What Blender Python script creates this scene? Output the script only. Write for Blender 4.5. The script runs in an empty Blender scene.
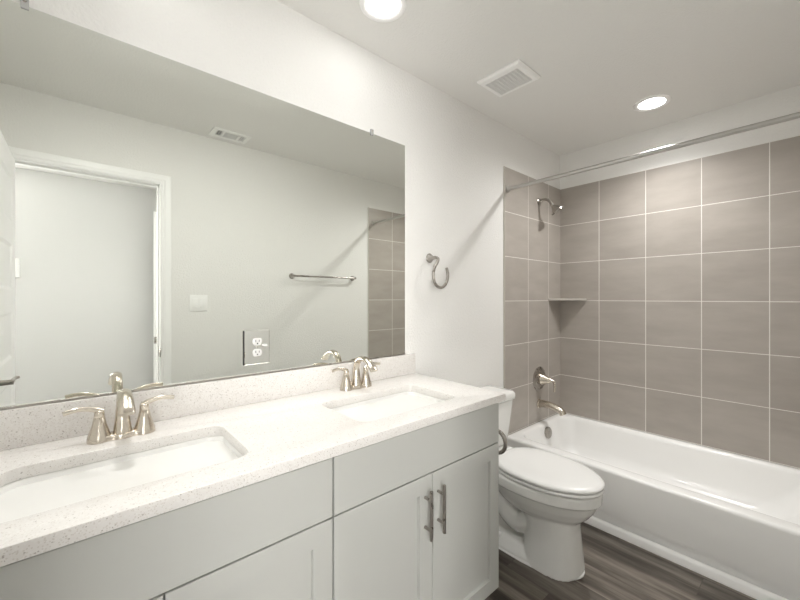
import bpy, bmesh, math, random
from mathutils import Vector, Matrix
random.seed(7)
S = bpy.context.scene
COL = S.collection
PI = math.pi

# ------------------------------------------------------------------ camera, world, exposure
TH = 0.8535
cam_d = bpy.data.cameras.new('camera')
cam_d.sensor_width = 36.0
cam_d.lens = 36.0 * 364.33 / 800.0
cam_d.shift_y = -2.45 / 800.0
cam_d.clip_start = 0.02
cam = bpy.data.objects.new('camera', cam_d)
COL.objects.link(cam)
cam.location = (1.4024, 0.0, 1.268)
cam.rotation_euler = (PI / 2, 0, TH)
S.camera = cam

world = bpy.data.worlds.new('world')
world.use_nodes = True
world.node_tree.nodes['Background'].inputs[0].default_value = (0.9, 0.95, 1.0, 1)
world.node_tree.nodes['Background'].inputs[1].default_value = 0.15
S.world = world

S.view_settings.view_transform = 'Standard'
S.view_settings.look = 'None'
S.view_settings.gamma = 1.0
S.view_settings.use_curve_mapping = False
S.view_settings.exposure = 1.42
LAMP = 7.0            # emission of the ceiling downlight lenses
VANITY_BEAM = (14.0, 146, 31, 0) # watts, beam angle and tilt away from the wall of the downlights over the vanity
TUB_BEAM = (33.0, 154, 0, 12)        # and of the one over the tub
FILL_GLOW = 11.5               # glow of the added, unseen fill pane in the room beyond the doorway
LAMP_COL = (1.0, 0.985, 0.965)
try:
    S.cycles.max_bounces = 16
    S.cycles.diffuse_bounces = 10
    S.cycles.glossy_bounces = 8
    S.cycles.transmission_bounces = 8
    S.cycles.use_denoising = True
    S.cycles.sample_clamp_indirect = 6.0
except Exception:
    pass

# ------------------------------------------------------------------ materials
def srgb(r, g, b):
    f = lambda c: (c / 255 / 12.92) if c / 255 <= 0.04045 else ((c / 255 + 0.055) / 1.055) ** 2.4
    return (f(r), f(g), f(b), 1.0)

class NT:
    def __init__(s, name, rough=0.5, metal=0.0, col=(0.8, 0.8, 0.8, 1), spec=0.5, coat=0.0):
        s.m = bpy.data.materials.new(name); s.m.use_nodes = True
        s.t = s.m.node_tree; s.b = s.t.nodes['Principled BSDF']
        s.b.inputs['Base Color'].default_value = col
        s.b.inputs['Roughness'].default_value = rough
        s.b.inputs['Metallic'].default_value = metal
        s.b.inputs['Specular IOR Level'].default_value = spec
        s.b.inputs['Coat Weight'].default_value = coat
        s.b.inputs['Coat Roughness'].default_value = 0.05
    def n(s, typ, **kw):
        nd = s.t.nodes.new(typ)
        for k, v in kw.items():
            setattr(nd, k, v)
        return nd
    def l(s, a, b):
        s.t.links.new(a, b)
    def coord(s):
        return s.n('ShaderNodeNewGeometry').outputs['Position']
    def mapping(s, scale=(1, 1, 1), src=None):
        mp = s.n('ShaderNodeMapping'); mp.inputs['Scale'].default_value = scale
        s.l(src or s.coord(), mp.inputs['Vector']); return mp.outputs['Vector']
    def noise(s, vec, scale, detail=3, rough=0.5):
        nz = s.n('ShaderNodeTexNoise'); nz.inputs['Scale'].default_value = scale
        nz.inputs['Detail'].default_value = detail; nz.inputs['Roughness'].default_value = rough
        s.l(vec, nz.inputs['Vector']); return nz.outputs['Fac']
    def math(s, op, a, b=None, c=None):
        m = s.n('ShaderNodeMath', operation=op)
        for i, v in enumerate((a, b, c)):
            if v is None: continue
            if isinstance(v, (int, float)): m.inputs[i].default_value = v
            else: s.l(v, m.inputs[i])
        return m.outputs[0]
    def mix(s, fac, a, b, blend='MIX'):
        m = s.n('ShaderNodeMix', data_type='RGBA', blend_type=blend)
        if isinstance(fac, (int, float)): m.inputs[0].default_value = fac
        else: s.l(fac, m.inputs[0])
        for i, v in ((6, a), (7, b)):
            if isinstance(v, tuple): m.inputs[i].default_value = v
            else: s.l(v, m.inputs[i])
        return m.outputs[2]
    def ramp(s, fac, stops, interp='LINEAR'):
        r = s.n('ShaderNodeValToRGB'); r.color_ramp.interpolation = interp
        e = r.color_ramp.elements
        while len(e) < len(stops): e.new(0.5)
        for el, (p, c) in zip(e, stops):
            el.position = p; el.color = c if isinstance(c, tuple) else (c, c, c, 1)
        s.l(fac, r.inputs['Fac']); return r.outputs['Color']
    def bump(s, h, strength, dist):
        b = s.n('ShaderNodeBump'); b.inputs['Strength'].default_value = strength
        b.inputs['Distance'].default_value = dist
        s.l(h, b.inputs['Height']); s.l(b.outputs['Normal'], s.b.inputs['Normal'])
    def color(s, c): s.l(c, s.b.inputs['Base Color'])

def wall_paint(name, col, strength=0.45):
    n = NT(name, 0.75, col=col, spec=0.3)
    v = n.coord()
    a = n.noise(v, 95, 4, 0.55)
    r = n.ramp(a, [(0.42, 0.0), (0.62, 1.0)])
    n.bump(r, strength, 0.0018)
    return n.m
M = {}
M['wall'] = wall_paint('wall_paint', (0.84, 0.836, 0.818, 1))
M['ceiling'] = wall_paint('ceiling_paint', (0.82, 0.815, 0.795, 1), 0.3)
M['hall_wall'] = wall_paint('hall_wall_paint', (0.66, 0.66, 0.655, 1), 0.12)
def plain(name, col, rough=0.4, **kw):
    """painted or moulded surface with a faint procedural unevenness"""
    n = NT(name, rough, col=col, **kw)
    nz = n.noise(n.coord(), 14, 2)
    lo = tuple(c * 0.985 for c in col[:3]) + (1,)
    n.color(n.mix(nz, lo, col))
    return n.m
M['trim'] = plain('trim_paint', (0.95, 0.95, 0.945, 1), 0.35)
M['door'] = plain('door_paint', (0.95, 0.95, 0.945, 1), 0.35)
M['plastic'] = plain('white_plastic', (0.93, 0.93, 0.92, 1), 0.35)
M['socket'] = plain('socket_plastic', (0.72, 0.72, 0.71, 1), 0.35)
M['dark_slot'] = plain('dark_slot', (0.03, 0.03, 0.03, 1), 0.7)
M['cabinet'] = plain('cabinet_paint', srgb(188, 189, 185), 0.42)
M['cabinet_in'] = plain('cabinet_inside', srgb(120, 120, 116), 0.6)
M['porcelain'] = plain('porcelain', (0.85, 0.85, 0.83, 1), 0.12, coat=0.5)
M['tub'] = plain('tub_enamel', (0.90, 0.90, 0.89, 1), 0.26, coat=0.25)
M['seat'] = plain('seat_plastic', (0.86, 0.86, 0.85, 1), 0.22)
M['vent'] = plain('vent_plastic', (0.93, 0.93, 0.92, 1), 0.45)

def metal(name, col, rough):
    n = NT(name, rough, 1.0, col)
    v = n.mapping((30, 30, 30))
    a = n.noise(v, 1.0, 2)
    n.l(n.ramp(a, [(0.3, rough - 0.02), (0.7, rough + 0.03)]), n.b.inputs['Roughness'])
    return n.m
M['nickel'] = metal('brushed_nickel', (0.66, 0.605, 0.525, 1), 0.23)
M['nickel_dark'] = metal('satin_nickel', (0.40, 0.375, 0.345, 1), 0.28)
n = NT('rod_steel', 0.32, 1.0, (0.52, 0.51, 0.49, 1)); M['steel'] = n.m
n.color(n.mix(n.noise(n.coord(), 4.0, 1), (0.51, 0.50, 0.48, 1), (0.53, 0.52, 0.50, 1)))

n = NT('mirror_glass', 0.0, 1.0, (0.875, 0.895, 0.855, 1)); M['mirror'] = n.m
n.color(n.mix(n.noise(n.coord(), 2.0, 1), (0.875, 0.895, 0.855, 1), (0.88, 0.90, 0.86, 1)))
n = NT('mirror_plate', 0.0, 1.0, (0.82, 0.835, 0.80, 1)); M['mirror_plate'] = n.m
n.color(n.mix(n.noise(n.coord(), 2.0, 1), (0.90, 0.91, 0.88, 1), (0.91, 0.92, 0.89, 1)))
n = NT('clear_plastic', 0.15, 0.0, (0.9, 0.9, 0.9, 1)); M['clear'] = n.m
n.b.inputs['Transmission Weight'].default_value = 0.55
n.color(n.mix(n.noise(n.coord(), 30, 1), (0.88, 0.89, 0.88, 1), (0.93, 0.93, 0.93, 1)))

# speckled quartz
n = NT('speckled_quartz', 0.22, col=(0.8, 0.8, 0.78, 1), coat=0.15)
v = n.coord()
base = n.mix(n.noise(v, 60, 4), (0.74, 0.715, 0.69, 1), (0.81, 0.795, 0.775, 1))
def flecks(scale, thr, keep):
    vo = n.n('ShaderNodeTexVoronoi'); vo.inputs['Scale'].default_value = scale
    n.l(v, vo.inputs['Vector'])
    near = n.math('LESS_THAN', vo.outputs['Distance'], thr)
    sep = n.n('ShaderNodeSeparateColor'); n.l(vo.outputs['Color'], sep.inputs[0])
    return n.math('MULTIPLY', near, n.math('LESS_THAN', sep.outputs[0], keep))
c = n.mix(n.math('MULTIPLY', flecks(300, 0.40, 0.30), 0.38), base, (0.50, 0.45, 0.40, 1))
c = n.mix(n.math('MULTIPLY', flecks(190, 0.32, 0.11), 0.6), c, (0.30, 0.265, 0.235, 1))
c = n.mix(n.math('MULTIPLY', flecks(200, 0.45, 0.35), 0.4), c, (0.84, 0.83, 0.81, 1))
n.color(c); M['quartz'] = n.m

# tile: grid laid out along one wall axis and z
TILE = 0.3048
def tile_mat(name, axis, off, zoff):
    n = NT(name, 0.36, col=(0.3, 0.3, 0.3, 1), spec=0.45)
    sep = n.n('ShaderNodeSeparateXYZ'); n.l(n.coord(), sep.inputs[0])
    u = n.math('DIVIDE', n.math('SUBTRACT', sep.outputs[axis], off), TILE)
    w = n.math('DIVIDE', n.math('SUBTRACT', sep.outputs['Z'], zoff), TILE)
    g = 0.0068
    def edge(t):
        f = n.math('FRACT', t)
        d = n.math('MINIMUM', f, n.math('SUBTRACT', 1.0, f))
        return d
    d = n.math('MINIMUM', edge(u), edge(w))
    grout = n.math('LESS_THAN', d, g)
    cmb = n.n('ShaderNodeCombineXYZ')
    n.l(n.math('FLOOR', u), cmb.inputs[0]); n.l(n.math('FLOOR', w), cmb.inputs[1])
    wn = n.n('ShaderNodeTexWhiteNoise', noise_dimensions='3D'); n.l(cmb.outputs[0], wn.inputs['Vector'])
    sc = (0.8, 9, 9) if axis == 'X' else (9, 0.8, 9)
    off3 = n.n('ShaderNodeVectorMath', operation='SCALE'); n.l(wn.outputs['Color'], off3.inputs[0]); off3.inputs['Scale'].default_value = 7
    add = n.n('ShaderNodeVectorMath', operation='ADD'); n.l(n.coord(), add.inputs[0]); n.l(off3.outputs[0], add.inputs[1])
    streak = n.noise(n.mapping((2.2, 2.2, 7), add.outputs[0]), 1.6, 4, 0.55)
    grain = n.noise(n.coord(), 160, 2)
    base = n.ramp(streak, [(0.3, (0.385, 0.352, 0.318, 1)), (0.7, (0.455, 0.420, 0.383, 1))])
    base = n.mix(n.math('MULTIPLY', grain, 0.12), base, (0.33, 0.30, 0.27, 1))
    base = n.mix(0.10, base, n.ramp(wn.outputs['Value'], [(0, (0.34, 0.31, 0.28, 1)), (1, (0.48, 0.44, 0.40, 1))]))
    n.color(n.mix(grout, base, (0.80, 0.78, 0.74, 1)))
    n.l(n.math('ADD', n.math('MULTIPLY', grout, 0.45), 0.34), n.b.inputs['Roughness'])
    n.bump(n.ramp(d, [(0.0, 0.0), (g * 1.4, 1.0)]), 0.35, 0.002)
    return n.m
ROW0 = 0.330
M['tile_back'] = tile_mat('tile_back', 'X', 0.002, ROW0)
M['tile_side'] = tile_mat('tile_side', 'Y', 2.160, ROW0)
M['tile_side_far'] = tile_mat('tile_side_far', 'Y', 2.134, ROW0)
M['shelf_tile'] = plain('shelf_ceramic', (0.52, 0.49, 0.45, 1), 0.35)
M['tile_edge'] = plain('tile_edge', (0.60, 0.57, 0.52, 1), 0.5)

# floor planks along x
n = NT('vinyl_planks', 0.42, col=(0.1, 0.1, 0.1, 1), spec=0.4)
sep = n.n('ShaderNodeSeparateXYZ'); n.l(n.coord(), sep.inputs[0])
PW, PL = 0.152, 1.22
row = n.math('FLOOR', n.math('DIVIDE', n.math('ADD', sep.outputs['Y'], 3.05), PW))
rfr = n.math('FRACT', n.math('DIVIDE', n.math('ADD', sep.outputs['Y'], 3.05), PW))
wn1 = n.n('ShaderNodeTexWhiteNoise', noise_dimensions='1D'); n.l(row, wn1.inputs['W'])
xs = n.math('DIVIDE', n.math('ADD', sep.outputs['X'], n.math('MULTIPLY', wn1.outputs['Value'], 1.2)), PL)
colm = n.math('FLOOR', xs); cfr = n.math('FRACT', xs)
cmb = n.n('ShaderNodeCombineXYZ'); n.l(row, cmb.inputs[0]); n.l(colm, cmb.inputs[1])
wn2 = n.n('ShaderNodeTexWhiteNoise', noise_dimensions='3D'); n.l(cmb.outputs[0], wn2.inputs['Vector'])
sh = n.n('ShaderNodeVectorMath', operation='SCALE'); n.l(wn2.outputs['Color'], sh.inputs[0]); sh.inputs['Scale'].default_value = 9
ad = n.n('ShaderNodeVectorMath', operation='ADD'); n.l(n.coord(), ad.inputs[0]); n.l(sh.outputs[0], ad.inputs[1])
g1 = n.noise(n.mapping((1.5, 15, 1), ad.outputs[0]), 1.0, 6, 0.60)
g2 = n.noise(n.mapping((5, 130, 1), ad.outputs[0]), 1.0, 3, 0.6)
gg = n.math('ADD', n.math('MULTIPLY', g1, 0.86), n.math('MULTIPLY', g2, 0.14))
base = n.ramp(gg, [(0.30, (0.034, 0.028, 0.023, 1)), (0.45, (0.095, 0.080, 0.066, 1)), (0.57, (0.185, 0.162, 0.138, 1)), (0.74, (0.34, 0.31, 0.275, 1))])
tone = n.ramp(wn2.outputs['Value'], [(0, (0.60, 0.59, 0.58, 1)), (1, (1.3, 1.3, 1.3, 1))])
c = n.mix(1.0, base, tone, 'MULTIPLY')
ed = n.math('MINIMUM', n.math('MULTIPLY', n.math('MINIMUM', rfr, n.math('SUBTRACT', 1.0, rfr)), PW),
            n.math('MULTIPLY', n.math('MINIMUM', cfr, n.math('SUBTRACT', 1.0, cfr)), PL))
gap = n.math('LESS_THAN', ed, 0.0013)
n.color(n.mix(gap, c, (0.07, 0.058, 0.048, 1)))
n.bump(g2, 0.12, 0.001)
M['floor'] = n.m

def emitter(name, strength, col):
    m = bpy.data.materials.new(name); m.use_nodes = True
    t = m.node_tree; t.nodes.remove(t.nodes['Principled BSDF'])
    e = t.nodes.new('ShaderNodeEmission'); e.inputs['Strength'].default_value = strength
    e.inputs['Color'].default_value = (*col, 1)
    t.links.new(e.outputs[0], t.nodes['Material Output'].inputs['Surface'])
    return m
M['lamp'] = emitter('downlight_lens', LAMP, LAMP_COL)
M['fill_glow'] = emitter('fill_pane_glow', FILL_GLOW, (1.0, 0.985, 0.955))  # emission of the added fill pane

# ------------------------------------------------------------------ geometry helpers (world coordinates)
def box(bm, x0, x1, y0, y1, z0, z1, bev=0.0, seg=2):
    vs = [bm.verts.new(p) for p in ((x0, y0, z0), (x1, y0, z0), (x1, y1, z0), (x0, y1, z0), (x0, y0, z1), (x1, y0, z1), (x1, y1, z1), (x0, y1, z1))]
    fs = [bm.faces.new([vs[i] for i in q]) for q in ((0, 3, 2, 1), (4, 5, 6, 7), (0, 1, 5, 4), (1, 2, 6, 5), (2, 3, 7, 6), (3, 0, 4, 7))]
    if bev > 0:
        es = list({e for f in fs for e in f.edges})
        bmesh.ops.bevel(bm, geom=es, offset=bev, segments=seg, profile=0.5, affect='EDGES', clamp_overlap=True)
def loft(bm, rings, cap0=True, cap1=True, closed=True):
    R = [[bm.verts.new(p) for p in r] for r in rings]
    k = len(R[0])
    for a, b in zip(R, R[1:]):
        for i in range(k if closed else k - 1):
            j = (i + 1) % k
            bm.faces.new((a[i], a[j], b[j], b[i]))
    if cap0: bm.faces.new(list(reversed(R[0])))
    if cap1: bm.faces.new(R[-1])
def frame_for(d, up=Vector((0, 0, 1))):
    d = d.normalized()
    if abs(d.dot(up)) > 0.98: up = Vector((1, 0, 0))
    a = d.cross(up).normalized(); b = a.cross(d).normalized()
    return a, b
def lathe(bm, prof, origin, axis, seg=32):
    """prof: (distance along axis, radius)"""
    o = Vector(origin); d = Vector(axis).normalized(); a, b = frame_for(d)
    rings = []
    for h, r in prof:
        r = max(r, 1e-4)
        rings.append([o + d * h + (a * math.cos(t) + b * math.sin(t)) * r for t in (2 * PI * i / seg for i in range(seg))])
    loft(bm, rings)
def spline(pts, k=8):
    P = [Vector(p) for p in pts]
    out = []
    for i in range(len(P) - 1):
        p0 = P[max(i - 1, 0)]; p1 = P[i]; p2 = P[i + 1]; p3 = P[min(i + 2, len(P) - 1)]
        for j in range(k):
            t = j / k
            out.append(0.5 * ((2 * p1) + (p2 - p0) * t + (2 * p0 - 5 * p1 + 4 * p2 - p3) * t * t + (3 * p1 - p0 - 3 * p2 + p3) * t ** 3))
    out.append(P[-1])
    return out
def tube(bm, pts, rad, seg=14, k=8, smooth=True, wide=None, up=(0, 0, 1)):
    """rad: number or per-control-point list; wide: same for the sideways radius (flat bars)"""
    n0 = len(pts)
    P = spline(pts, k) if smooth else [Vector(p) for p in pts]
    def samp(r, i):
        if isinstance(r, (int, float)): return r
        t = i / (len(P) - 1) * (n0 - 1); a = min(int(t), n0 - 2); f = t - a
        return r[a] * (1 - f) + r[a + 1] * f
    rings = []
    T0 = (P[1] - P[0]).normalized()
    a, b = frame_for(T0, Vector(up))
    for i, p in enumerate(P):
        t = (P[min(i + 1, len(P) - 1)] - P[max(i - 1, 0)]).normalized()
        a = (a - t * a.dot(t)).normalized(); b = a.cross(t).normalized()
        rb = samp(rad, i); ra = samp(wide, i) if wide is not None else rb
        rings.append([p + a * math.cos(q) * ra + b * math.sin(q) * rb for q in (2 * PI * j / seg for j in range(seg))])
    loft(bm, rings)
def rrect(cx, cy, hx, hy, r, z, seg=6):
    pts = []
    r = min(r, hx - 1e-4, hy - 1e-4)
    for (sx, sy, a0) in ((1, 1, 0), (-1, 1, PI / 2), (-1, -1, PI), (1, -1, 3 * PI / 2)):
        for i in range(seg + 1):
            a = a0 + PI / 2 * i / seg
            pts.append(Vector((cx + sx * (hx - r) + r * math.cos(a), cy + sy * (hy - r) + r * math.sin(a), z)))
    return pts
def egg(xb, xf, cy, hw, z, n=40, back=2.6, front=2.0, mid=0.45):
    xm = xb + (xf - xb) * mid
    pts = []
    for i in range(n):
        t = 2 * PI * i / n
        c, s = math.cos(t), math.sin(t)
        e = front if c >= 0 else back
        px = abs(c) ** (2 / e) * (1 if c >= 0 else -1)
        py = abs(s) ** (2 / e) * (1 if s >= 0 else -1)
        pts.append(Vector((xm + (px * (xf - xm) if c >= 0 else px * (xm - xb)), cy + py * hw, z)))
    return pts

ORIG = {}
def finish(name, bm, mat, parent=None, angle=38, kind=None, mods=None):
    bmesh.ops.recalc_face_normals(bm, faces=bm.faces)
    off = ORIG.get(parent.name, Vector()) if parent else Vector()
    if off.length: bmesh.ops.translate(bm, verts=bm.verts, vec=-off)
    me = bpy.data.meshes.new(name); bm.to_mesh(me); bm.free()
    me.polygons.foreach_set('use_smooth', [True] * len(me.polygons))
    me.set_sharp_from_angle(angle=math.radians(angle))
    me.materials.append(M[mat])
    o = bpy.data.objects.new(name, me); COL.objects.link(o)
    if parent:
        o.parent = parent; ORIG[o.name] = off
    if kind: o['kind'] = kind
    return o
def tag(o, label, cat, group=None):
    o['label'] = label; o['category'] = cat
    if group: o['group'] = group
    return o
def thing(name, loc, label, cat, group=None):
    o = bpy.data.objects.new(name, None); o.empty_display_size = 0.05
    COL.objects.link(o); o.location = loc; ORIG[o.name] = Vector(loc)
    return tag(o, label, cat, group)
def solo(name, loc, bm, mat, label, cat, group=None, angle=38):
    """a thing that is one mesh with its origin at loc"""
    bmesh.ops.translate(bm, verts=bm.verts, vec=-Vector(loc))
    o = finish(name, bm, mat, None, angle); o.location = loc
    ORIG[o.name] = Vector(loc)
    return tag(o, label, cat, group)
def copy_tree(o, loc, label):
    c = o.copy(); COL.objects.link(c); c.location = loc; c['label'] = label
    for ch in o.children:
        d = ch.copy(); COL.objects.link(d); d.parent = c
        for gch in ch.children:
            e = gch.copy(); COL.objects.link(e); e.parent = d
    return c
def struct(name, mat, *boxes, bev=0.0, parent=None):
    bm = bmesh.new()
    for b in boxes: box(bm, *b, bev)
    return finish(name, bm, mat, parent, kind='structure')
B = bmesh.new

# ------------------------------------------------------------------ room shell
W, D, H = 1.536, 2.978, 2.44
YF = -0.39                     # wall behind the open door
TY = 2.160                     # front edge of the tub alcove tile
TT = 0.008                     # tile thickness
DY0, DY1, DZ = -0.315, 0.398, 2.036      # doorway in the right wall
WT = 0.115
struct('floor', 'floor', (-0.1, 3.5, -3.7, D + 0.1, -0.1, 0.0))
struct('ceiling', 'ceiling', (-0.1, 3.5, -3.7, D + 0.1, H, H + 0.1))
struct('wall_left', 'wall', (-0.1, 0.0, YF - 0.1, D + 0.1, 0.0, H))
struct('wall_back', 'wall', (0.0, W + WT, D, D + 0.1, 0.0, H))
struct('wall_front', 'wall', (0.0, W + WT, YF - 0.1, YF, 0.0, H))
struct('wall_right', 'wall', (W, W + WT, DY1 + 0.018, D, 0.0, H), (W, W + WT, YF, DY0 - 0.018, 0.0, H),
       (W, W + WT, DY0 - 0.018, DY1 + 0.018, DZ + 0.018, H))
HX = 3.36
wy0, wy1, wz0, wz1 = -1.36, -0.62, 0.65, 2.15  # opening for an unseen window, added to brighten the cabinet fronts
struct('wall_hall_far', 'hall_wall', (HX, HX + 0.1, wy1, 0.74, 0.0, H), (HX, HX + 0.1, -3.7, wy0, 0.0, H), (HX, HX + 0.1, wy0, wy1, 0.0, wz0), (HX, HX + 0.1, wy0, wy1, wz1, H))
fill_win = struct('fill_window_1', 'trim', (HX + 0.03, HX + 0.08, wy0, wy0 + 0.04, wz0, wz1), (HX + 0.03, HX + 0.08, wy1 - 0.04, wy1, wz0, wz1),
             (HX + 0.03, HX + 0.08, wy0 + 0.04, wy1 - 0.04, wz0, wz0 + 0.04), (HX + 0.03, HX + 0.08, wy0 + 0.04, wy1 - 0.04, wz1 - 0.04, wz1),
             (HX + 0.03, HX + 0.08, wy0 + 0.04, wy1 - 0.04, 1.38, 1.42))
bm = bmesh.new(); box(bm, HX + 0.06, HX + 0.066, wy0 + 0.04, wy1 - 0.04, wz0 + 0.04, wz1 - 0.04)
finish('fill_pane', bm, 'fill_glow', fill_win)  # glowing pane of the added window, out of view
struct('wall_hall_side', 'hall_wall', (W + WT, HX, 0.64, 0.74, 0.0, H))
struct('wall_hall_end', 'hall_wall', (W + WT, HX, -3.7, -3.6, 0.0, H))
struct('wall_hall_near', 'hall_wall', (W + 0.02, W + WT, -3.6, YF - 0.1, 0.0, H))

# tile cladding of the tub alcove
TZ = ROW0 + 6 * TILE
def clad(name, mat, b):
    return struct(name, mat, b)
clad('wall_tile_back', 'tile_back', (0.0, W, D - TT, D, 0.0, TZ))
clad('wall_tile_left', 'tile_side', (0.0, TT, TY, D - TT, 0.0, TZ))
clad('wall_tile_right', 'tile_side_far', (W - TT, W, TY - 0.026, D - TT, 0.0, TZ))
struct('trim_tile_left', 'tile_edge', (0.0, TT + 0.0012, TY - 0.004, TY, 0.0, TZ))
struct('trim_tile_right', 'tile_edge', (W - TT - 0.0012, W, TY - 0.030, TY - 0.026, 0.0, TZ))

# baseboards
def baseboard(name, *boxes):
    bm = B()
    for b in boxes: box(bm, *b, 0.004)
    return finish(name, bm, 'trim', kind='structure')
baseboard('baseboard_left', (0.0, 0.014, 1.31, TY - 0.006, 0.0, 0.10))
baseboard('baseboard_right', (W - 0.014, W, 0.46, TY - 0.032, 0.0, 0.10))
baseboard('baseboard_front', (0.54, W, YF, YF + 0.014, 0.0, 0.10))
baseboard('baseboard_hall', (HX - 0.014, HX, -3.6, 0.64, 0.0, 0.10))
# moulded strip at the foot of the tub
bm = B()
prof = [(0, 0), (-0.026, 0), (-0.027, 0.006), (-0.023, 0.012), (-0.0225, 0.030), (-0.018, 0.038), (-0.008, 0.042), (0, 0.042)]
loft(bm, [[Vector((x, TY + a, b)) for a, b in prof] for x in (0.016, W - 0.016)])
finish('trim_tub_base', bm, 'trim', kind='structure', angle=50)

# door frame: jambs, stop and casing
jb = B()
box(jb, W - 0.001, W + WT + 0.001, DY1, DY1 + 0.018, 0, DZ + 0.018)
box(jb, W - 0.001, W + WT + 0.001, DY0 - 0.018, DY0, 0, DZ + 0.018)
box(jb, W - 0.001, W + WT + 0.001, DY0, DY1, DZ, DZ + 0.018)
box(jb, W + 0.040, W + 0.075, DY1 - 0.010, DY1, 0, DZ)
box(jb, W + 0.040, W + 0.075, DY0, DY0 + 0.010, 0, DZ)
box(jb, W + 0.040, W + 0.075, DY0, DY1, DZ - 0.010, DZ)
jamb = finish('trim_door_jamb', jb, 'trim', kind='structure')
def casing(name, xs):
    """mitred moulded casing on one face of the wall; xs = -1 room side"""
    bm = B()
    x0 = W if xs < 0 else W + WT
    # profile across the width: (distance from opening, projection)
    pr = [(0.005, 0.0), (0.005, 0.009), (0.010, 0.011), (0.022, 0.0115), (0.027, 0.015), (0.046, 0.0165), (0.058, 0.017), (0.062, 0.014), (0.062, 0.0)]
    def ring(fn): return [Vector(fn(a, x0 + xs * p)) for a, p in pr]
    yo0 = max(DY0, YF + 0.064)
    loft(bm, [ring(lambda a, x: (x, DY1 + a, 0.0)), ring(lambda a, x: (x, DY1 + a, DZ + a)),
              ring(lambda a, x: (x, yo0 - a, DZ + a)), ring(lambda a, x: (x, yo0 - a, 0.0))])
    return finish(name, bm, 'trim', kind='structure', angle=25)
casing('trim_door_casing', -1)
casing('trim_hall_casing', 1)
bm = B(); box(bm, W - 0.020, W + 0.036, DY1 - 0.0035, DY1 + 0.0005, 0.866, 0.928, 0.0008)
box(bm, W + 0.010, W + 0.030, DY1 - 0.0042, DY1, 0.880, 0.914)
so = finish('strike_plate', bm, 'nickel_dark', jamb, kind='structure')

# ------------------------------------------------------------------ doors (five panels each)
def panel_door(bm, L, T, z0, z1):
    """door leaf in local coordinates: length along +X, thickness along Y (0..T)"""
    st, rail_b, rail = 0.112, 0.222, 0.118
    ph = 0.24; zs = [0.234 + 0.358 * i for i in range(5)]
    rec = 0.007
    box(bm, 0, L, rec, T - rec, z0, z1)
    for y0, y1 in ((0, rec), (T - rec, T)):
        box(bm, 0, st, y0, y1, z0, z1); box(bm, L - st, L, y0, y1, z0, z1)
        cuts = [z0] + [v for z in zs for v in (z, z + ph)] + [z1]
        for i in range(0, len(cuts), 2):
            box(bm, st, L - st, y0, y1, cuts[i], cuts[i + 1])
        face_y = y0 if y0 == 0 else y1
        inn = rec if y0 == 0 else T - rec
        for z in zs:
            def q(d, y): return [Vector((st + d, y, z + d)), Vector((L - st - d, y, z + d)), Vector((L - st - d, y, z + ph - d)), Vector((st + d, y, z + ph - d))]
            e = -1 if y0 == 0 else 1
            # sloping moulding down, then the raised field
            loft(bm, [q(0.0, face_y), q(0.016, inn + e * 0.0002), q(0.030, inn + e * 0.0002), q(0.044, inn + e * 0.0045)], cap0=False)
def lever(bm, base, out, along):
    o = Vector(base); n = Vector(out); a = Vector(along)
    lathe(bm, [(0, 0.031), (0.006, 0.031), (0.010, 0.027), (0.013, 0.012), (0.045, 0.011), (0.058, 0.011)], o, n, 24)
    tube(bm, [o + n * 0.050 - a * 0.006, o + n * 0.052 + a * 0.03, o + n * 0.050 + a * 0.07, o + n * 0.053 + a * 0.105, o + n * 0.062 + a * 0.118],
         [0.010, 0.0095, 0.008, 0.008, 0.006], seg=12, wide=[0.010, 0.008, 0.006, 0.006, 0.006])
L = 0.706
bm = B(); panel_door(bm, L, 0.035, 0.012, 2.03)
bmesh.ops.transform(bm, matrix=Matrix.Translation((W - 0.004, DY0, 0)) @ Matrix.Scale(-1, 4, (1, 0, 0)), verts=bm.verts)
bmesh.ops.reverse_faces(bm, faces=bm.faces)
door = finish('door_1', bm, 'door', kind='structure', angle=20)
bm = B(); lever(bm, (W - L + 0.055, DY0 + 0.035, 0.905), (0, 1, 0), (1, 0, 0))
h = finish('door_handle', bm, 'nickel_dark', door)
h['label'] = 'satin nickel lever handle'
bm = B()
for z in (0.25, 1.02, 1.80):
    lathe(bm, [(0, 0.006), (0.089, 0.006)], (W - 0.001, DY0 - 0.004, z), (0, 0, 1), 12)
    box(bm, W - 0.0045, W - 0.0025, DY0 - 0.002, DY0 + 0.034, z, z + 0.089)
finish('hinge', bm, 'nickel_dark', door)
# second door, standing open in the room beyond
bm = B(); panel_door(bm, 0.76, 0.035, 0.012, 2.03)
door2 = finish('door_2', bm, 'door', kind='structure', angle=20)
bm = B(); box(bm, -0.0015, 0.0005, 0.005, 0.030, 0.86, 0.92, 0.0006); box(bm, -0.008, 0.0, 0.012, 0.023, 0.884, 0.898, 0.002)
finish('latch_plate', bm, 'nickel_dark', door2)
door2.location = (2.47, 0.475, 0); door2.rotation_euler = (0, 0, 0.125)

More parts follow.
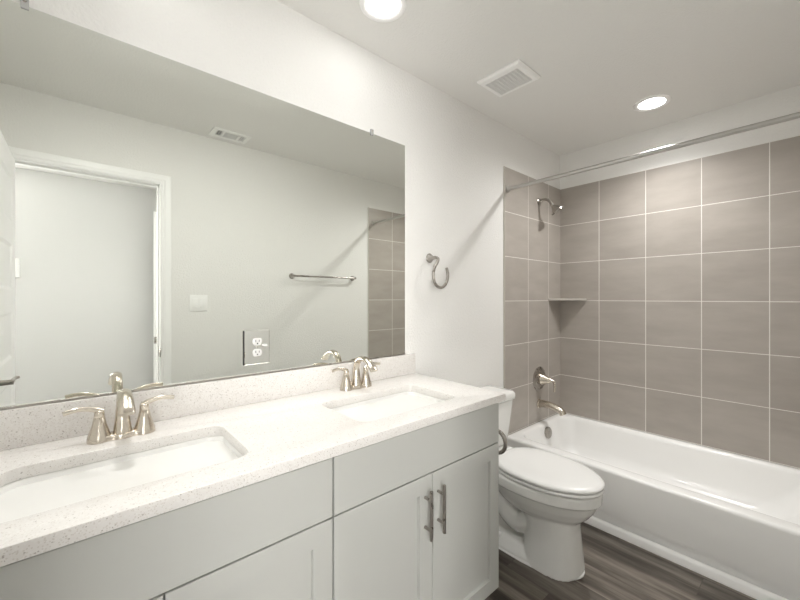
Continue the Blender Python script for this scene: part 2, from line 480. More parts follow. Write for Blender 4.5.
# ------------------------------------------------------------------ vanity cabinets
XF = 0.545                    # face of doors and drawer fronts
CZ0, CZ1 = 0.080, 0.843       # cabinet box
DRZ = 0.676                   # seam between drawer front and doors
def shaker(bm, y0, y1, z0, z1, rail=0.057):
    x1, x0 = XF, XF - 0.019
    def q(d, x): return [Vector((x, y0 + d, z0 + d)), Vector((x, y1 - d, z0 + d)), Vector((x, y1 - d, z1 - d)), Vector((x, y0 + d, z1 - d))]
    loft(bm, [q(0, x0), q(0, x1 - 0.0012), q(0.0012, x1), q(rail, x1), q(rail + 0.0008, x1 - 0.0125)])
def pull(bm, y, z0, z1):
    x = XF + 0.030
    lathe(bm, [(0, 0.0045), (0.0012, 0.006), (z1 - z0 - 0.0012, 0.006), (z1 - z0, 0.0045)], (x, y, z0), (0, 0, 1), 16)
    for z in (z0 + 0.032, z1 - 0.032):
        lathe(bm, [(0, 0.005), (0.030, 0.005)], (XF, y, z), (1, 0, 0), 12)
def cabinet(y0, y1, split, end_panel, label):
    t = thing('vanity_cabinet', (0.26, (y0 + y1) / 2, 0.0), label, 'cabinet', 'bathroom vanity cabinets')
    bm = B(); g = 0.018; xb = XF - 0.021
    box(bm, 0.004, xb, y0, y0 + g, CZ0, CZ1); box(bm, 0.004, xb, y1 - g, y1, CZ0, CZ1)
    box(bm, 0.004, xb, y0 + g, y1 - g, CZ0, CZ0 + g); box(bm, 0.004, 0.010, y0 + g, y1 - g, CZ0 + g, CZ1)
    # face frame
    for (a, b, c, d) in ((y0 + g, y0 + 0.045, CZ0 + g, CZ1), (y1 - 0.045, y1 - g, CZ0 + g, CZ1), (y0 + 0.045, y1 - 0.045, CZ0 + g, CZ0 + 0.045),
                         (y0 + 0.045, y1 - 0.045, CZ1 - 0.03, CZ1), (y0 + 0.045, y1 - 0.045, DRZ - 0.02, DRZ + 0.02)):
        box(bm, xb - 0.019, xb, a, b, c, d)
    finish('carcass', bm, 'cabinet', t)
    bm = B(); box(bm, 0.42, 0.438, y0 + 0.001, y1 - 0.001, 0.0, CZ0)
    box(bm, 0.004, 0.42, y1 - g, y1 - 0.001, 0, CZ0); box(bm, 0.004, 0.42, y0 + 0.001, y0 + g, 0, CZ0)
    finish('toe_kick', bm, 'cabinet', t)
    bm = B(); box(bm, XF - 0.019, XF, y0 + 0.002, y1 - 0.002, DRZ + 0.0022, 0.837, 0.0012, 1)
    finish('drawer_front', bm, 'cabinet', t)
    for (a, b, hy) in ((y0 + 0.002, split - 0.0017, split - 0.036), (split + 0.0017, y1 - 0.002, split + 0.026)):
        bm = B(); shaker(bm, a, b, CZ0 + 0.004, DRZ - 0.0022)
        d = finish('door', bm, 'cabinet', t, angle=20)
        bm = B(); pull(bm, hy, 0.474, 0.636)
        hh = finish('handle', bm, 'nickel_dark', d); hh['label'] = 'brushed nickel bar pull'
    return t
cabinet(-0.262, 0.5095, 0.124, False, 'grey shaker vanity cabinet under the basin nearest the doorway, cut off by the frame')
cabinet(0.5105, 1.286, 0.894, True, 'grey shaker vanity cabinet with two bar pulls showing, next to the toilet')
bm = B(); box(bm, 0.004, XF - 0.003, YF + 0.002, -0.2630, 0.0, CZ1, 0.001, 1)
solo('filler_panel', (0.26, -0.33, 0), bm, 'cabinet', 'narrow grey filler panel between wall and vanity cabinet', 'panel')

# ------------------------------------------------------------------ countertop with basin cut-outs
CT = 0.873; CTH = 0.030
CX1, CY0, CY1 = 0.557, YF + 0.001, 1.315
SX0, SX1 = 0.178, 0.462
SINKS = (0.0925, 0.897)
SHW = 0.232
def slab_with_holes(name, outer, holes, z0, z1, mat, parent):
    cu = bpy.data.curves.new(name, 'CURVE'); cu.dimensions = '2D'; cu.fill_mode = 'BOTH'
    bev = 0.0022
    cu.extrude = (z1 - z0) / 2 - bev; cu.bevel_depth = bev; cu.bevel_resolution = 2; cu.offset = -bev
    for loop in [outer] + holes:
        sp = cu.splines.new('POLY'); sp.points.add(len(loop) - 1); sp.use_cyclic_u = True
        for p, v in zip(sp.points, loop): p.co = (v[0], v[1], 0, 1)
    tmp = bpy.data.objects.new('tmp', cu); COL.objects.link(tmp)
    bpy.context.view_layer.update()
    dg = bpy.context.evaluated_depsgraph_get()
    me = bpy.data.meshes.new_from_object(tmp.evaluated_get(dg))
    bpy.data.objects.remove(tmp)
    bm = B(); bm.from_mesh(me); bpy.data.meshes.remove(me)
    bmesh.ops.remove_doubles(bm, verts=bm.verts, dist=1e-5)
    bmesh.ops.translate(bm, verts=bm.verts, vec=(0, 0, (z0 + z1) / 2))
    return finish(name, bm, mat, parent, angle=40)
ctop = thing('countertop', (0.28, 0.46, CT - CTH), 'white speckled quartz vanity countertop with backsplash', 'countertop')
outer = [(0.0005, CY0), (CX1, CY0), (CX1, CY1), (0.0005, CY1)]
holes = [[(p.x, p.y) for p in rrect((SX0 + SX1) / 2, sy, (SX1 - SX0) / 2, SHW, 0.038, 0, 8)][::-1] for sy in SINKS]
slab_with_holes('slab', outer, holes, CT - CTH, CT, 'quartz', ctop)
bm = B(); box(bm, 0.0005, 0.0205, CY0, CY1 - 0.002, CT, CT + 0.102, 0.0018)
finish('backsplash', bm, 'quartz', ctop)

# ------------------------------------------------------------------ undermount basins
def sink(sy, label):
    cx = (SX0 + SX1) / 2; hx = (SX1 - SX0) / 2
    t = thing('sink', (cx, sy, CT - CTH - 0.15), label, 'sink', 'undermount basins')
    z1 = CT - CTH - 0.0006
    bm = B()
    def r(dx, dy, rad, z): return rrect(cx, sy, hx + dx, SHW + dy, rad, z, 8)
    loft(bm, [r(0.024, 0.024, 0.05, z1 - 0.014), r(0.024, 0.024, 0.05, z1), r(0.002, 0.002, 0.040, z1), r(-0.001, -0.001, 0.040, z1 - 0.006), r(-0.004, -0.006, 0.042, z1 - 0.04),
              r(-0.012, -0.022, 0.05, z1 - 0.085), r(-0.024, -0.045, 0.055, z1 - 0.112), r(-0.05, -0.085, 0.06, z1 - 0.126), r(-0.09, -0.15, 0.045, z1 - 0.131), r(-0.125, -0.208, 0.016, z1 - 0.133),
              r(-0.125, -0.208, 0.016, z1 - 0.150), r(-0.04, -0.06, 0.055, z1 - 0.142), r(-0.005, -0.02, 0.05, z1 - 0.10), r(0.008, 0.006, 0.05, z1 - 0.014)], cap0=False, cap1=True)
    finish('basin', bm, 'porcelain', t, angle=60)
    bm = B(); lathe(bm, [(0, 0.010), (0.001, 0.021), (0.003, 0.021), (0.0045, 0.017), (0.0035, 0.014), (0.006, 0.013), (0.008, 0.004)], (cx, sy, z1 - 0.1325), (0, 0, 1), 24)
    finish('drain', bm, 'nickel', t)
    return t
sink(SINKS[0], 'white undermount basin nearest the doorway, below the front of the counter')
sink(SINKS[1], 'white undermount basin nearest the toilet')

# ------------------------------------------------------------------ two-handle taps
def faucet(x, y, label):
    z = CT
    t = thing('faucet', (x, y, z), label, 'faucet', 'two-handle basin faucets')
    bm = B()
    # base plate: three joined lobes
    def plate(s, zz):
        pts = []
        N = 64
        for i in range(N):
            a = 2 * PI * i / N; c, sn = math.cos(a), math.sin(a)
            yy = 0.074 * (abs(c) ** 0.75) * (1 if c > 0 else -1)
            wx = 0.0235 + 0.0035 * math.cos(2 * PI * yy / 0.051)
            endf = max(0.0, 1 - (abs(yy) / 0.0745) ** 6) ** 0.5
            pts.append(Vector((x + s * wx * endf * (1 if sn > 0 else -1) * min(1, abs(sn) * 6), y + s * yy, zz)))
        return pts
    loft(bm, [plate(1.0, z + 0.0003), plate(1.0, z + 0.010), plate(0.95, z + 0.014), plate(0.80, z + 0.0155)])
    finish('base_plate', bm, 'nickel', t, angle=50)
    bm = B()
    # spout: tapering body that arches over and flattens at the outlet
    pts = [(x, y, z + 0.010), (x, y, z + 0.050), (x + 0.001, y, z + 0.090), (x + 0.014, y, z + 0.119), (x + 0.045, y, z + 0.134), (x + 0.085, y, z + 0.129), (x + 0.118, y, z + 0.108), (x + 0.130, y, z + 0.094)]
    tube(bm, pts, [0.0225, 0.0175, 0.0140, 0.0125, 0.0110, 0.0100, 0.0098, 0.0098], seg=24, k=8, wide=[0.0235, 0.0180, 0.0148, 0.0145, 0.0155, 0.0170, 0.0185, 0.0190], up=(1, 0, 0.001))
    finish('spout', bm, 'nickel', t, angle=60)
    for s in (-1, 1):
        yc = y + s * 0.051
        bm = B()
        lathe(bm, [(0.001, 0.0275), (0.012, 0.0268), (0.022, 0.0235), (0.045, 0.0165), (0.066, 0.0125), (0.0665, 0.0117), (0.068, 0.0117), (0.0685, 0.0122), (0.080, 0.0112), (0.084, 0.0085), (0.085, 0.002)], (x, yc, z), (0, 0, 1), 28)
        hd = finish('handle', bm, 'nickel', t, angle=60)
        bm = B()
        tube(bm, [(x, yc - s * 0.006, z + 0.080), (x + 0.001, yc + s * 0.010, z + 0.0885), (x + 0.003, yc + s * 0.030, z + 0.0945), (x + 0.006, yc + s * 0.052, z + 0.0955), (x + 0.009, yc + s * 0.074, z + 0.0915)],
             [0.0075, 0.006, 0.0042, 0.0036, 0.0034], seg=14, wide=[0.0085, 0.0075, 0.0062, 0.0062, 0.0066], up=(1, 0, 0.001))
        finish('lever', bm, 'nickel', hd, angle=60)
    return t
fa = faucet(0.103, 0.0865, 'brushed nickel two-handle faucet behind the basin nearest the doorway')
copy_tree(fa, (0.077, 0.902, CT), 'brushed nickel two-handle faucet behind the basin nearest the toilet')

# ------------------------------------------------------------------ mirror
MY0, MY1, MZ0, MZ1 = YF + 0.004, 1.2524, CT + 0.104, 2.051
mr = thing('mirror', (0.0, 0.43, MZ0), 'large frameless mirror on the wall above the vanity', 'mirror')
bm = B(); box(bm, 0.001, 0.006, MY0, MY1, MZ0, MZ1, 0.0006, 1)
finish('mirror_glass', bm, 'mirror', mr)
bm = B(); box(bm, 0.001, 0.0085, MY0, MY1, MZ0 - 0.0015, MZ0 + 0.004)
finish('channel', bm, 'nickel_dark', mr)
for y in (-0.116, 1.040):
    bm = B()
    box(bm, 0.0005, 0.0062, y - 0.008, y + 0.008, MZ1 + 0.0005, MZ1 + 0.018, 0.001, 1)
    box(bm, 0.0062, 0.0105, y - 0.008, y + 0.008, MZ1 - 0.010, MZ1 + 0.018, 0.0015, 2)
    c = finish('clip', bm, 'clear', mr); c['label'] = 'clear plastic mirror clip'
    bm = B(); lathe(bm, [(0, 0.0045), (0.001, 0.0045), (0.002, 0.003)], (0.0105, y, MZ1 + 0.010), (1, 0, 0), 14)
    finish('screw', bm, 'nickel_dark', c)

# outlet set into the mirror
oy, oz = 0.498, 1.081
ot = thing('wall_outlet', (0.006, oy, oz), 'duplex power outlet with a mirrored plate set in the mirror', 'outlet')
bm = B(); box(bm, 0.0063, 0.0115, oy - 0.0475, oy + 0.0475, oz - 0.065, oz + 0.065, 0.0035, 1)
finish('cover_plate', bm, 'mirror_plate', ot, angle=20)
for s in (-1, 1):
    zc = oz + s * 0.0205
    bm = B()
    ring = []
    for i in range(32):
        a = 2 * PI * i / 32
        ring.append((0.0172 * math.cos(a), max(-0.0135, min(0.0135, 0.0172 * math.sin(a)))))
    loft(bm, [[Vector((xx, oy + a * k, zc + b * k)) for a, b in ring] for xx, k in ((0.0114, 1.0), (0.0140, 1.0), (0.0146, 0.95))])
    rc = finish('receptacle', bm, 'socket', ot)
    bm = B()
    box(bm, 0.0142, 0.0148, oy - 0.0075, oy - 0.0052, zc - 0.001, zc + 0.0075); box(bm, 0.0142, 0.0148, oy + 0.0052, oy + 0.0075, zc - 0.0005, zc + 0.007)
    lathe(bm, [(0, 0.0027), (0.0006, 0.0027)], (0.0142, oy, zc - 0.0068), (1, 0, 0), 12)
    finish('slot', bm, 'dark_slot', rc)
bm = B(); lathe(bm, [(0, 0.0035), (0.0008, 0.0035), (0.0014, 0.002)], (0.0115, oy, oz), (1, 0, 0), 14)
finish('screw', bm, 'nickel_dark', ot)
bm = B(); box(bm, 0.0115, 0.0150, oy + 0.018, oy + 0.038, oz + 0.001, oz + 0.010, 0.002)
finish('clip', bm, 'socket', ot)
bm = B(); box(bm, 0.0061, 0.0110, oy - 0.0496, oy - 0.0478, oz - 0.064, oz + 0.064)
finish('cutout_edge', bm, 'dark_slot', ot)

# ------------------------------------------------------------------ hook, paper holder, towel bar
def post(bm, o, d, L=0.045, r0=0.026, r1=0.009):
    lathe(bm, [(0.0005, r0), (0.004, r0), (0.007, r0 * 0.86), (L * 0.6, r1 * 1.15), (L, r1), (L + 0.003, r1 * 0.7)], o, d, 24)
hk = thing('towel_ring', (0.0, 1.437, 1.484), 'open brushed nickel towel ring on the white wall beside the mirror', 'towel ring')
bm = B(); post(bm, (0.0005, 1.437, 1.484), (1, 0, 0), 0.048)
finish('post', bm, 'nickel_dark', hk)
bm = B()
x = 0.050
tube(bm, [(x - 0.004, 1.437, 1.484), (x + 0.001, 1.452, 1.479), (x + 0.001, 1.447, 1.458), (x, 1.427, 1.430), (x, 1.417, 1.395), (x, 1.424, 1.355), (x, 1.447, 1.329), (x, 1.482, 1.323), (x, 1.515, 1.343), (x, 1.532, 1.380), (x, 1.530, 1.412), (x, 1.522, 1.432)],
     [0.008, 0.008, 0.008, 0.008, 0.008, 0.008, 0.008, 0.008, 0.008, 0.008, 0.008, 0.0075], seg=14, k=7)
finish('ring', bm, 'nickel_dark', hk, angle=60)

ph = thing('toilet_paper_holder', (0.49, 1.286, 0.70), 'open nickel paper holder ring on the vanity side facing the toilet', 'paper holder')
bm = B(); post(bm, (0.470, 1.2845, 0.705), (0, 1, 0), 0.05, 0.020)
finish('post', bm, 'nickel_dark', ph)
bm = B()
y = 1.339
P = [(0.470, y - 0.004, 0.705)] + [(0.495 + 0.046 * math.cos(a), y, 0.652 + 0.048 * math.sin(a)) for a in (math.radians(q) for q in (100, 60, 25, -10, -50, -95, -140, -180, -215))]
tube(bm, P, 0.0085, seg=14, k=6)
finish('ring', bm, 'nickel_dark', ph, angle=60)

tb = thing('towel_bar', (W, 1.64, 1.45), 'nickel towel bar on the wall facing the mirror', 'towel bar')
for y in (1.335, 1.945):
    bm = B(); post(bm, (W - 0.0005, y, 1.45), (-1, 0, 0), 0.058, 0.024, 0.010)
    finish('post', bm, 'nickel_dark', tb)
bm = B(); lathe(bm, [(0, 0.008), (0.61, 0.008)], (W - 0.054, 1.335, 1.45), (0, 1, 0), 18)
finish('bar', bm, 'nickel_dark', tb)

sw = thing('light_switch', (W, 0.631, 1.228), 'white double rocker light switch on the wall facing the mirror', 'light switch')
bm = B(); box(bm, W - 0.006, W - 0.0004, 0.631 - 0.058, 0.631 + 0.058, 1.228 - 0.058, 1.228 + 0.058, 0.003)
finish('cover_plate', bm, 'plastic', sw)
for s in (-1, 1):
    bm = B(); yc = 0.631 + s * 0.023
    box(bm, W - 0.0095, W - 0.005, yc - 0.0165, yc + 0.0165, 1.228 - 0.0335, 1.228 + 0.0335, 0.0015)
    finish('rocker', bm, 'plastic', sw)

bm = B(); box(bm, HX - 0.025, HX - 0.0005, -0.53, -0.425, 1.45, 1.62, 0.004)
solo('wall_chime', (HX, -0.46, 1.53), bm, 'plastic', 'small white box on the wall beyond the doorway', 'wall box')

# ------------------------------------------------------------------ toilet
TYC = 1.715
tl = thing('toilet', (0.40, TYC, 0.0), 'white two-piece elongated toilet between vanity and bathtub', 'toilet')
bm = B()
def e(xb, xf, hw, z, **k): return egg(xb, xf, TYC, hw, z, **k)
# foot plate
loft(bm, [e(0.13, 0.698, 0.127, 0.0, back=3.5), e(0.13, 0.698, 0.127, 0.018, back=3.5), e(0.135, 0.682, 0.115, 0.036, back=3.5), e(0.15, 0.670, 0.100, 0.058, back=3.5), e(0.18, 0.64, 0.07, 0.075, back=3.5)])
# front pedestal
loft(bm, [e(0.43, 0.698, 0.127, 0.0, mid=0.5, back=3, front=2.3), e(0.435, 0.695, 0.123, 0.03, mid=0.5, back=3, front=2.3), e(0.440, 0.688, 0.118, 0.10, mid=0.5, back=3, front=2.3), e(0.44, 0.680, 0.113, 0.19, mid=0.5, back=3, front=2.3), e(0.43, 0.682, 0.113, 0.25, mid=0.5, back=3), e(0.38, 0.70, 0.12, 0.29, mid=0.5)])
# bowl
loft(bm, [e(0.36, 0.64, 0.08, 0.215), e(0.33, 0.690, 0.118, 0.238), e(0.295, 0.722, 0.142, 0.268), e(0.265, 0.748, 0.160, 0.303), e(0.250, 0.760, 0.169, 0.330), e(0.243, 0.766, 0.173, 0.345), e(0.235, 0.778, 0.183, 0.349), e(0.235, 0.780, 0.184, 0.393), e(0.24, 0.774, 0.178, 0.398)])
# deck under the tank
loft(bm, [rrect(0.16, TYC, 0.10, 0.10, 0.04, 0.22), rrect(0.155, TYC, 0.125, 0.155, 0.05, 0.31), rrect(0.155, TYC, 0.135, 0.175, 0.05, 0.36), rrect(0.155, TYC, 0.135, 0.178, 0.05, 0.392), rrect(0.155, TYC, 0.13, 0.172, 0.045, 0.398)])
# trapway
for s in (-1, 1):
    tube(bm, [(0.50, TYC + s * 0.05, 0.20), (0.42, TYC + s * 0.062, 0.145), (0.34, TYC + s * 0.066, 0.19), (0.27, TYC + s * 0.060, 0.27), (0.20, TYC + s * 0.055, 0.27), (0.16, TYC + s * 0.05, 0.18), (0.16, TYC + s * 0.05, 0.05)], 0.050, seg=16, k=5)
bowl = finish('bowl', bm, 'porcelain', tl, angle=180)
rm = bowl.modifiers.new('remesh', 'REMESH'); rm.mode = 'VOXEL'; rm.voxel_size = 0.005; rm.use_smooth_shade = True
smo = bowl.modifiers.new('smooth', 'SMOOTH'); smo.factor = 0.5; smo.iterations = 3
bm = B()
loft(bm, [e(0.126, 0.703, 0.132, 0.0005, back=3.5, front=2.2, mid=0.5), e(0.126, 0.703, 0.132, 0.004, back=3.5, front=2.2, mid=0.5), e(0.132, 0.697, 0.126, 0.009, back=3.5, front=2.2, mid=0.5)])
ck = finish('caulk_bead', bm, 'seat', tl); ck['label'] = 'white caulk line around the base'
bm = B()
def lidring(k, z, b=0.0): return egg(0.285 + b + (1 - k) * 0.2, 0.786 - (1 - k) * 0.25, TYC, 0.184 * k, z, n=56, back=2.7, mid=0.46)
loft(bm, [lidring(0.86, 0.3985), lidring(0.86, 0.4040), lidring(0.992, 0.4045), lidring(1.0, 0.407), lidring(1.0, 0.413), lidring(0.992, 0.4160), lidring(0.86, 0.4165)])
finish('seat', bm, 'seat', tl, angle=60)
bm = B()
loft(bm, [lidring(0.86, 0.4166), lidring(0.86, 0.4228), lidring(0.992, 0.4232), lidring(1.0, 0.426), lidring(0.998, 0.432), lidring(0.975, 0.4385), lidring(0.90, 0.4425), lidring(0.70, 0.4455), lidring(0.40, 0.447)])
lid = finish('lid', bm, 'seat', tl, angle=60)
for s in (-1, 1):
    bm = B()
    tube(bm, [(0.272, TYC + s * 0.07 - 0.022, 0.419), (0.272, TYC + s * 0.07 + 0.022, 0.419)], 0.014, smooth=False)
    box(bm, 0.255, 0.292, TYC + s * 0.07 - 0.02, TYC + s * 0.07 + 0.02, 0.399, 0.412, 0.003)
    finish('hinge', bm, 'seat', lid)
    bm = B(); yb = TYC + s * 0.098
    lathe(bm, [(0, 0.016), (0.012, 0.015), (0.020, 0.010), (0.023, 0.002)], (0.325, yb, 0.045), (0, 0, 1), 20)
    finish('bolt_cap', bm, 'seat', tl)
bm = B()
def tk(dx0, dx1, hy, z, r=0.035): return rrect((dx0 + dx1) / 2, TYC, (dx1 - dx0) / 2, hy, r, z, 8)
loft(bm, [tk(0.045, 0.185, 0.180, 0.399), tk(0.035, 0.195, 0.195, 0.410), tk(0.030, 0.202, 0.204, 0.46), tk(0.026, 0.212, 0.217, 0.58), tk(0.024, 0.220, 0.225, 0.665), tk(0.03, 0.212, 0.219, 0.668)])
finish('tank', bm, 'porcelain', tl, angle=50)
bm = B()
loft(bm, [tk(0.024, 0.220, 0.226, 0.669), tk(0.018, 0.229, 0.234, 0.673), tk(0.017, 0.231, 0.236, 0.690), tk(0.018, 0.229, 0.234, 0.704), tk(0.026, 0.220, 0.226, 0.7145), tk(0.05, 0.19, 0.19, 0.717)])
finish('tank_lid', bm, 'porcelain', tl, angle=60)
bm = B(); lathe(bm, [(0, 0.014), (0.006, 0.014), (0.010, 0.010), (0.016, 0.009)], (0.205, TYC - 0.15, 0.63), (1, 0, 0), 18)
tube(bm, [(0.219, TYC - 0.155, 0.63), (0.222, TYC - 0.12, 0.627), (0.222, TYC - 0.075, 0.620)], [0.006, 0.005, 0.006], seg=12)
fl = finish('flush_lever', bm, 'nickel', tl)

# ------------------------------------------------------------------ bathtub
tu = thing('bathtub', (W / 2, 2.565, 0.0), 'white alcove bathtub with plain apron below the tiled walls', 'bathtub')
bx0, bx1, by0, by1 = TT + 0.001, W - TT - 0.001, TY + 0.001, D - TT - 0.001
RZ = 0.327
bm = B()
def tr(x0, x1, y0, y1, r, z): return rrect((x0 + x1) / 2, (y0 + y1) / 2, (x1 - x0) / 2, (y1 - y0) / 2, r, z, 10)
rings = [tr(bx0, bx1, by0 + 0.006, by1, 0.006, 0.0), tr(bx0, bx1, by0 + 0.006, by1, 0.006, 0.055), tr(bx0, bx1, by0 + 0.002, by1, 0.006, 0.066), tr(bx0, bx1, by0, by1, 0.006, 0.10),
         tr(bx0, bx1, by0, by1, 0.006, RZ - 0.018), tr(bx0 + 0.001, bx1 - 0.001, by0 + 0.002, by1, 0.008, RZ - 0.009), tr(bx0 + 0.003, bx1 - 0.003, by0 + 0.007, by1 - 0.001, 0.01, RZ - 0.002), tr(bx0 + 0.006, bx1 - 0.006, by0 + 0.015, by1 - 0.004, 0.012, RZ)]
fi, bi, li, ri = 0.082, 0.045, 0.048, 0.07     # rim widths front, back, drain end, head end
def inner(d, z, r, hd=0.0): return tr(bx0 + li + d, bx1 - ri - d - hd, by0 + fi + d, by1 - bi - d, r, z)
rings += [inner(-0.012, RZ, 0.10), inner(-0.003, RZ - 0.0025, 0.10), inner(0.004, RZ - 0.010, 0.10), inner(0.010, RZ - 0.03, 0.10), inner(0.022, RZ - 0.10, 0.105, 0.03), inner(0.040, RZ - 0.19, 0.11, 0.09),
          inner(0.058, RZ - 0.235, 0.11, 0.13), inner(0.090, RZ - 0.258, 0.10, 0.16), inner(0.15, RZ - 0.266, 0.08, 0.20)]
loft(bm, rings)
finish('tub_shell', bm, 'tub', tu, angle=50)
bm = B()
lathe(bm, [(0, 0.042), (0.012, 0.042), (0.018, 0.037), (0.020, 0.010), (0.024, 0.009), (0.025, 0.003)], (0.073, 2.62, RZ - 0.068), Vector((1, 0, 0.12)), 28)
ov = finish('overflow_plate', bm, 'nickel_dark', tu); ov['label'] = 'round nickel overflow plate'
bm = B(); lathe(bm, [(0, 0.036), (0.002, 0.036), (0.004, 0.030), (0.003, 0.022), (0.010, 0.020), (0.012, 0.005)], (0.30, 2.575, RZ - 0.2655), (0, 0, 1), 24)
finish('drain', bm, 'nickel', tu)

# ------------------------------------------------------------------ shower fittings
ry, rz = 2.196, 2.010
rod = thing('shower_rod', (W / 2, ry, rz), 'straight steel shower curtain rod across the tub alcove', 'shower rod')
bm = B(); lathe(bm, [(0, 0.0125), (W - 2 * TT - 0.01, 0.0125)], (TT + 0.005, ry, rz), (1, 0, 0), 24)
finish('rod', bm, 'steel', rod)
for x, s in ((TT + 0.0003, 1), (W - TT - 0.0003, -1)):
    bm = B(); lathe(bm, [(0, 0.024), (0.004, 0.024), (0.008, 0.018), (0.016, 0.0155), (0.022, 0.0150)], (x, ry, rz), (s, 0, 0), 28)
    finish('flange', bm, 'steel', rod)

SY = 2.62
sh = thing('shower_fitting', (TT, SY, 1.997), 'nickel shower head on a curved arm on the tiled wall', 'shower head')
bm = B(); lathe(bm, [(0, 0.028), (0.003, 0.028), (0.008, 0.020), (0.012, 0.011)], (TT + 0.0003, SY, 1.997), (1, 0, 0), 28)
finish('flange', bm, 'nickel_dark', sh)
bm = B(); tube(bm, [(TT + 0.004, SY, 1.997), (0.045, SY, 2.006), (0.080, SY, 1.996), (0.101, SY, 1.970), (0.108, SY, 1.955)], 0.0108, seg=16)
finish('arm', bm, 'nickel_dark', sh, angle=60)
bm = B(); ax = Vector((0.50, 0.42, -0.76))
lathe(bm, [(-0.004, 0.010), (0.0, 0.0135), (0.010, 0.0135), (0.016, 0.012), (0.024, 0.017), (0.056, 0.037), (0.062, 0.049), (0.071, 0.050), (0.074, 0.047), (0.072, 0.040), (0.071, 0.002)], Vector((0.104, SY, 1.963)), ax, 32)
finish('head', bm, 'nickel_dark', sh, angle=45)

vz = 0.652
vl = thing('tub_valve', (TT, SY, vz), 'round nickel mixer valve with cone handle above the tub spout', 'valve')
bm = B(); lathe(bm, [(0, 0.090), (0.004, 0.090), (0.008, 0.085), (0.010, 0.076), (0.009, 0.070), (0.014, 0.064), (0.016, 0.045), (0.016, 0.030)], (TT + 0.0003, SY, vz), (1, 0, 0), 40)
finish('escutcheon', bm, 'nickel_dark', vl, angle=50)
bm = B(); lathe(bm, [(0.012, 0.040), (0.028, 0.043), (0.033, 0.040), (0.072, 0.022), (0.106, 0.009), (0.113, 0.004)], (TT, SY, vz), (1, 0, 0), 32)
hd = finish('handle', bm, 'nickel', vl, angle=40)
bm = B(); tube(bm, [(TT + 0.100, SY, vz), (TT + 0.115, SY + 0.002, vz - 0.008), (TT + 0.119, SY + 0.004, vz - 0.035), (TT + 0.118, SY + 0.006, vz - 0.080)], [0.009, 0.0075, 0.006, 0.0065], seg=12)
finish('lever', bm, 'nickel', hd, angle=60)

sz = 0.462
sp = thing('tub_spout', (TT, SY, sz), 'curved nickel tub spout over the drain end of the tub', 'spout')
bm = B()
tube(bm, [(TT + 0.0005, SY, sz), (0.05, SY, sz + 0.006), (0.10, SY, sz + 0.004), (0.150, SY, sz - 0.008), (0.182, SY, sz - 0.024), (0.194, SY, sz - 0.043)], [0.030, 0.027, 0.025, 0.024, 0.0235, 0.0235], seg=24, wide=[0.030, 0.028, 0.027, 0.026, 0.026, 0.026])
finish('spout_body', bm, 'nickel', sp, angle=50)
bm = B(); lathe(bm, [(0, 0.034), (0.006, 0.034), (0.009, 0.031)], (TT + 0.0003, SY, sz), (1, 0, 0), 28)
finish('flange', bm, 'nickel', sp)

# corner shelf
bm = B()
xa, ya, zs, q = TT + 0.0002, D - TT - 0.0002, ROW0 + 3 * TILE + 0.002, 0.208
poly = [(xa, ya), (xa, ya - q), (xa + 0.012, ya - q), (xa + q, ya - 0.012), (xa + q, ya)]
loft(bm, [[Vector((a, b, z)) for a, b in poly] for z in (zs, zs + 0.014)])
bmesh.ops.bevel(bm, geom=[e_ for e_ in bm.edges], offset=0.002, segments=2, affect='EDGES')
solo('corner_shelf', (xa, ya, zs), bm, 'shelf_tile', 'grey triangular corner shelf in the tiled tub alcove', 'shelf')

# ------------------------------------------------------------------ ceiling fixtures
def downlight(x, y, label, beam):
    t = thing('ceiling_light', (x, y, H), label, 'ceiling light', 'recessed ceiling downlights')
    bm = B()
    prof = [(0.094, 0.0), (0.094, 0.003), (0.090, 0.006), (0.078, 0.0065), (0.068, 0.0035), (0.066, 0.0)]
    loft(bm, [[Vector((x + r * math.cos(a), y + r * math.sin(a), H - 0.0003 - d)) for a in (2 * PI * i / 48 for i in range(48))] for r, d in prof], cap0=False, cap1=False)
    finish('trim_ring', bm, 'trim', t, angle=60)
    bm = B(); lathe(bm, [(0.0005, 0.067), (0.0022, 0.067)], (x, y, H), (0, 0, -1), 48)
    finish('lens', bm, 'lamp', t)
    ld = bpy.data.lights.new('downlight_beam', 'SPOT'); ld.energy = beam[0]; ld.color = LAMP_COL
    ld.spot_size = math.radians(beam[1]); ld.spot_blend = 1.0; ld.shadow_soft_size = 0.06
    lo = bpy.data.objects.new('downlight_beam', ld); COL.objects.link(lo); lo.parent = t; lo.location = (0, 0, -0.012); lo.rotation_euler = (-math.radians(beam[3]), -math.radians(beam[2]), 0)
    return t
downlight(0.262, 0.905, 'round ceiling downlight over the vanity, cut by the top of the frame', VANITY_BEAM)
downlight(0.745, 2.588, 'round ceiling downlight over the bathtub', TUB_BEAM)
downlight(0.262, 0.1025, 'round ceiling downlight over the basin nearest the doorway, above the frame', VANITY_BEAM)
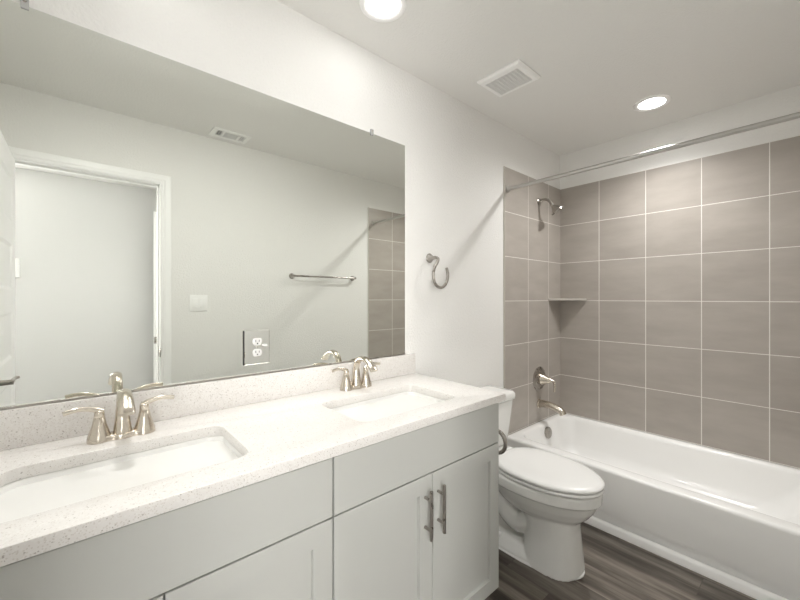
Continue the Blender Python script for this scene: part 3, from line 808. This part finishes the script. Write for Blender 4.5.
# exhaust fan
fx0, fx1, fy0, fy1 = 0.188, 0.440, 1.612, 1.826
fn = thing('exhaust_fan', ((fx0 + fx1) / 2, (fy0 + fy1) / 2, H), 'square white exhaust fan grille on the ceiling above the toilet', 'exhaust fan')
gx0, gx1, gy0, gy1 = fx0 + 0.030, fx1 - 0.030, fy0 + 0.035, fy1 - 0.032
bm = B()
def rq(x0, x1, y0, y1, z): return [Vector((x0, y0, z)), Vector((x1, y0, z)), Vector((x1, y1, z)), Vector((x0, y1, z))]
loft(bm, [rq(fx0, fx1, fy0, fy1, H - 0.0005), rq(fx0, fx1, fy0, fy1, H - 0.008), rq(fx0 + 0.01, fx1 - 0.01, fy0 + 0.01, fy1 - 0.01, H - 0.018), rq(gx0, gx1, gy0, gy1, H - 0.020), rq(gx0, gx1, gy0, gy1, H - 0.006)], cap0=False, cap1=False)
finish('frame', bm, 'vent', fn, angle=20)
bm = B(); box(bm, gx0, gx1, gy0, gy1, H - 0.006, H - 0.003)
finish('backing', bm, 'dark_slot', fn)
bm = B()
for i in range(12):
    y = gy0 + (gy1 - gy0) * (i + 0.5) / 12
    box(bm, gx0, gx1, y - 0.0016, y + 0.0016, H - 0.019, H - 0.010)
for i in range(1, 9):
    x = gx0 + (gx1 - gx0) * i / 9
    box(bm, x - 0.0012, x + 0.0012, gy0, gy1, H - 0.0175, H - 0.010)
finish('grille', bm, 'vent', fn)

# supply register, seen in the mirror
rx0, rx1, ry0, ry1 = 1.318, 1.478, 0.680, 0.930
rg = thing('air_register', ((rx0 + rx1) / 2, (ry0 + ry1) / 2, H), 'white ceiling air register reflected at the top of the mirror', 'air vent')
bm = B()
fr = 0.022
ax0, ax1 = rx0 + 0.035, rx1 - 0.035
secs = ((ry0 + 0.032, ry0 + 0.070), (ry0 + 0.082, ry0 + 0.172), (ry0 + 0.184, ry0 + 0.222))
box(bm, rx0, ax0, ry0, ry1, H - 0.007, H - 0.0005, 0.002); box(bm, ax1, rx1, ry0, ry1, H - 0.007, H - 0.0005, 0.002)
prev = ry0
for a, b in secs + ((ry1, None),):
    box(bm, ax0, ax1, prev, a, H - 0.007, H - 0.0005)
    prev = b
finish('frame', bm, 'vent', rg)
bm = B()
for i, (a, b) in enumerate(secs):
    if i == 1:
        for k in range(7):
            x = ax0 + (ax1 - ax0) * (k + 0.5) / 7
            box(bm, x - 0.0012, x + 0.0012, a, b, H - 0.0065, H - 0.001)
    else:
        for k in range(3):
            y = a + (b - a) * (k + 0.5) / 3
            box(bm, ax0, ax1, y - 0.0012 - (0.003 if i == 2 else 0), y + 0.0012, H - 0.0065, H - 0.001)
finish('louvre', bm, 'vent', rg)
bm = B(); box(bm, ax0, ax1, ry0 + 0.03, ry1 - 0.025, H - 0.0012, H - 0.0006)
finish('backing', bm, 'dark_slot', rg)
